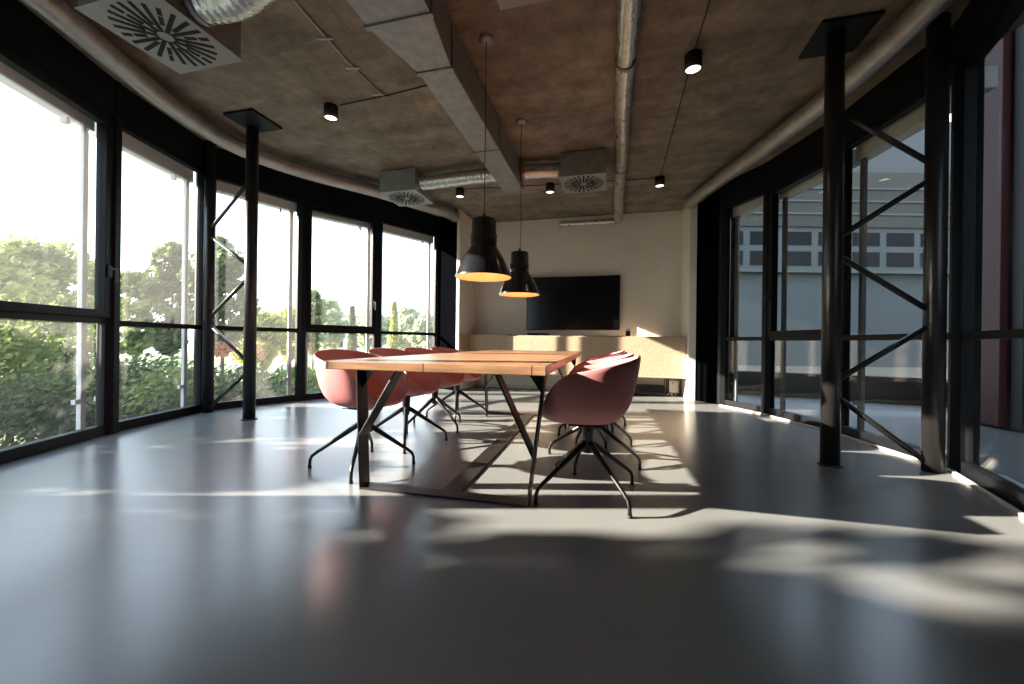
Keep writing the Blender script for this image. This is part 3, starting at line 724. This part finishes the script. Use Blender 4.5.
# low white buildings between the trees
def house(px, d, w, zt, label, roof):
    x, y = at(px, d); t = thing('house', (x, y, GZ), label, 'house', 'far low houses')
    dd = Vector((x, y, 0)).normalized(); n = Vector((-dd.y, dd.x, 0))
    mb = MB().obox((x, y, (GZ+zt)/2), n, dd, (0, 0, 1), w/2, 3, (zt-GZ)/2); mb.build('wall', M['whitehouse'], t)
    MB().obox((x, y, zt+.15), n, dd, (0, 0, 1), w/2+.3, 3.3, .15).build('roof', M[roof], t)
    for k in (-1, 0, 1):
        c = Vector((x, y, zt-1.3))-dd*3.02+n*k*w*.3
        MB().obox(c, n, dd, (0, 0, 1), w*.07, .03, .5).build('window', M['facade_glass'], t)
house(338, 42, 6.5, 1.9, 'low white house between the trees in the openable left pane', 'whitehouse')
house(380, 52, 9, 3.6, 'distant white house with reddish roof behind the cypresses', 'roofred')

# ------------------------------------------------------------------ outside, shaded side
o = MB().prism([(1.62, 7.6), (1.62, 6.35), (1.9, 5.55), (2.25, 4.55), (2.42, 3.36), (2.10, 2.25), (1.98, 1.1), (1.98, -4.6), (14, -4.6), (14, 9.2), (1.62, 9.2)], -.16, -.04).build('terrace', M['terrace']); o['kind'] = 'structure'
tag(MB().bar((1.7, 8.1, .17), (12, 5.4, .17), .42, .18).build('parapet', M['facade_dark'], bevel=.01), 'low dark parapet wall across the terrace outside the right windows', 'wall')
t = thing('yellow_crate', (4.62, 6.2, -.04), 'small yellow slatted crate on the terrace in front of the dark parapet', 'crate')
for k in range(3): MB().box(4.50, 4.74, 6.1, 6.26, -.03+k*.05, 0+k*.05).build('crate_slat', M['yellow'], t)
for x in (4.51, 4.73): MB().box(x-.01, x+.01, 6.11, 6.25, -.04, .11).build('crate_post', M['yellow'], t)
# long block of flats square to the view
F0 = Vector((-.2484, .9687, 0))*40; ex = Vector((.9687, .2484, 0)); ey = Vector((-.2484, .9687, 0)); up = Vector((0, 0, 1))
t = thing('office_block', tuple(F0+ex*45+up*-4), 'long grey multi-storey block with window bands seen through the right windows', 'building')
def fbox(x0, x1, z0, z1, y0=0, y1=6): 
    return MB().obox(F0+ex*(x0+x1)/2+ey*(y0+y1)/2+up*(z0+z1)/2, ex, ey, up, (x1-x0)/2, (y1-y0)/2, (z1-z0)/2)
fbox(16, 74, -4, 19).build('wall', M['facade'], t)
fbox(16, 74, 13.0, 18.6, -.25, 0).build('ceiling_reflection_band', M['facade_dark'], t)  # brown reflection of the room's ceiling, built as a facade band
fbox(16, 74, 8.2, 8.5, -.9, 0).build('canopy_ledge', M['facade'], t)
fbox(16, 74, 19, 24, 0, 6).build('added_grey_storey', M['facade'], t)  # storey added over the sky to give the grey tone of the glass
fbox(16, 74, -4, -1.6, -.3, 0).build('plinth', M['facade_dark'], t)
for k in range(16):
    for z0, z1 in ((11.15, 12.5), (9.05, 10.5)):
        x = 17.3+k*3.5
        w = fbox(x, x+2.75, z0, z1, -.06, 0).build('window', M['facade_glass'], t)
for z in (14.2, 15.5, 16.8): fbox(16, 74, z, z+.18, -.4, -.25).build('cladding_rib', M['facade'], t)  # ribs on the band standing for the reflected ceiling
# dark ribbed wing close to the right windows
t = thing('dark_wing', (6, 0, -.04), 'dark ribbed wing of the building outside the darkest right pane', 'building')
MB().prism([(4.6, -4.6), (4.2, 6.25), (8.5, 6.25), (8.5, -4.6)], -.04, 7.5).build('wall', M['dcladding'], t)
for k in range(26):
    f = k/26; x = 4.6-.4*f; y = -4.6+10.7*f
    MB().box(x-.07, x+.02, y, y+.12, 0, 7.4).build('cladding_rib', M['dcladding'], t)
MB().box(4.10, 4.25, 5.45, 5.85, 0, 7.4).build('red_pilaster', M['redpanel'], t)

# ------------------------------------------------------------------ light
W = bpy.data.worlds.new('sky_world'); S.world = W; W.use_nodes = True
nt = W.node_tree; bg = nt.nodes['Background']
tc = N(nt, 'ShaderNodeTexCoord'); sp = N(nt, 'ShaderNodeSeparateXYZ'); nt.links.new(tc.outputs['Generated'], sp.inputs[0])
rp = N(nt, 'ShaderNodeValToRGB')
rp.color_ramp.elements[0].position = 0; rp.color_ramp.elements[0].color = (.72, .80, .84, 1)
rp.color_ramp.elements[1].position = .75; rp.color_ramp.elements[1].color = (.42, .60, .85, 1)
e = rp.color_ramp.elements.new(.18); e.color = (.76, .87, .98, 1)
nt.links.new(sp.outputs['Z'], rp.inputs[0]); nt.links.new(rp.outputs[0], bg.inputs['Color'])
bg.inputs['Strength'].default_value = 3.9
sl = bpy.data.lights.new('sun', 'SUN'); sl.energy = 33; sl.angle = R(.55); sl.color = (1, .88, .73)
so = bpy.data.objects.new('sun', sl); COL.objects.link(so)
so.rotation_euler = Vector((1, .29, -.368)).to_track_quat('-Z', 'Y').to_euler()

# ------------------------------------------------------------------ camera
cam = bpy.data.cameras.new('camera'); co = bpy.data.objects.new('camera', cam); COL.objects.link(co)
cam.sensor_width = 36; cam.lens = 390/1024*36; cam.clip_start = .02; cam.clip_end = 300
yaw = math.atan(100/390)
co.matrix_world = Matrix.Translation((0, 0, .85)) @ Matrix.Rotation(yaw, 4, 'Z') @ Matrix.Rotation(PI/2, 4, 'X') @ Matrix.Rotation(.0125, 4, 'Z')
S.camera = co
S.view_settings.view_transform = 'Standard'; S.view_settings.look = 'None'; S.view_settings.gamma = 1; S.view_settings.exposure = 0.15
S.view_settings.use_curve_mapping = False
cy = S.cycles
cy.use_denoising = True
try: cy.denoiser = 'OPENIMAGEDENOISE'
except Exception: pass
cy.max_bounces = 10; cy.diffuse_bounces = 5; cy.glossy_bounces = 5; cy.transparent_max_bounces = 32; cy.transmission_bounces = 8
cy.sample_clamp_indirect = 6; cy.caustics_reflective = False; cy.caustics_refractive = False
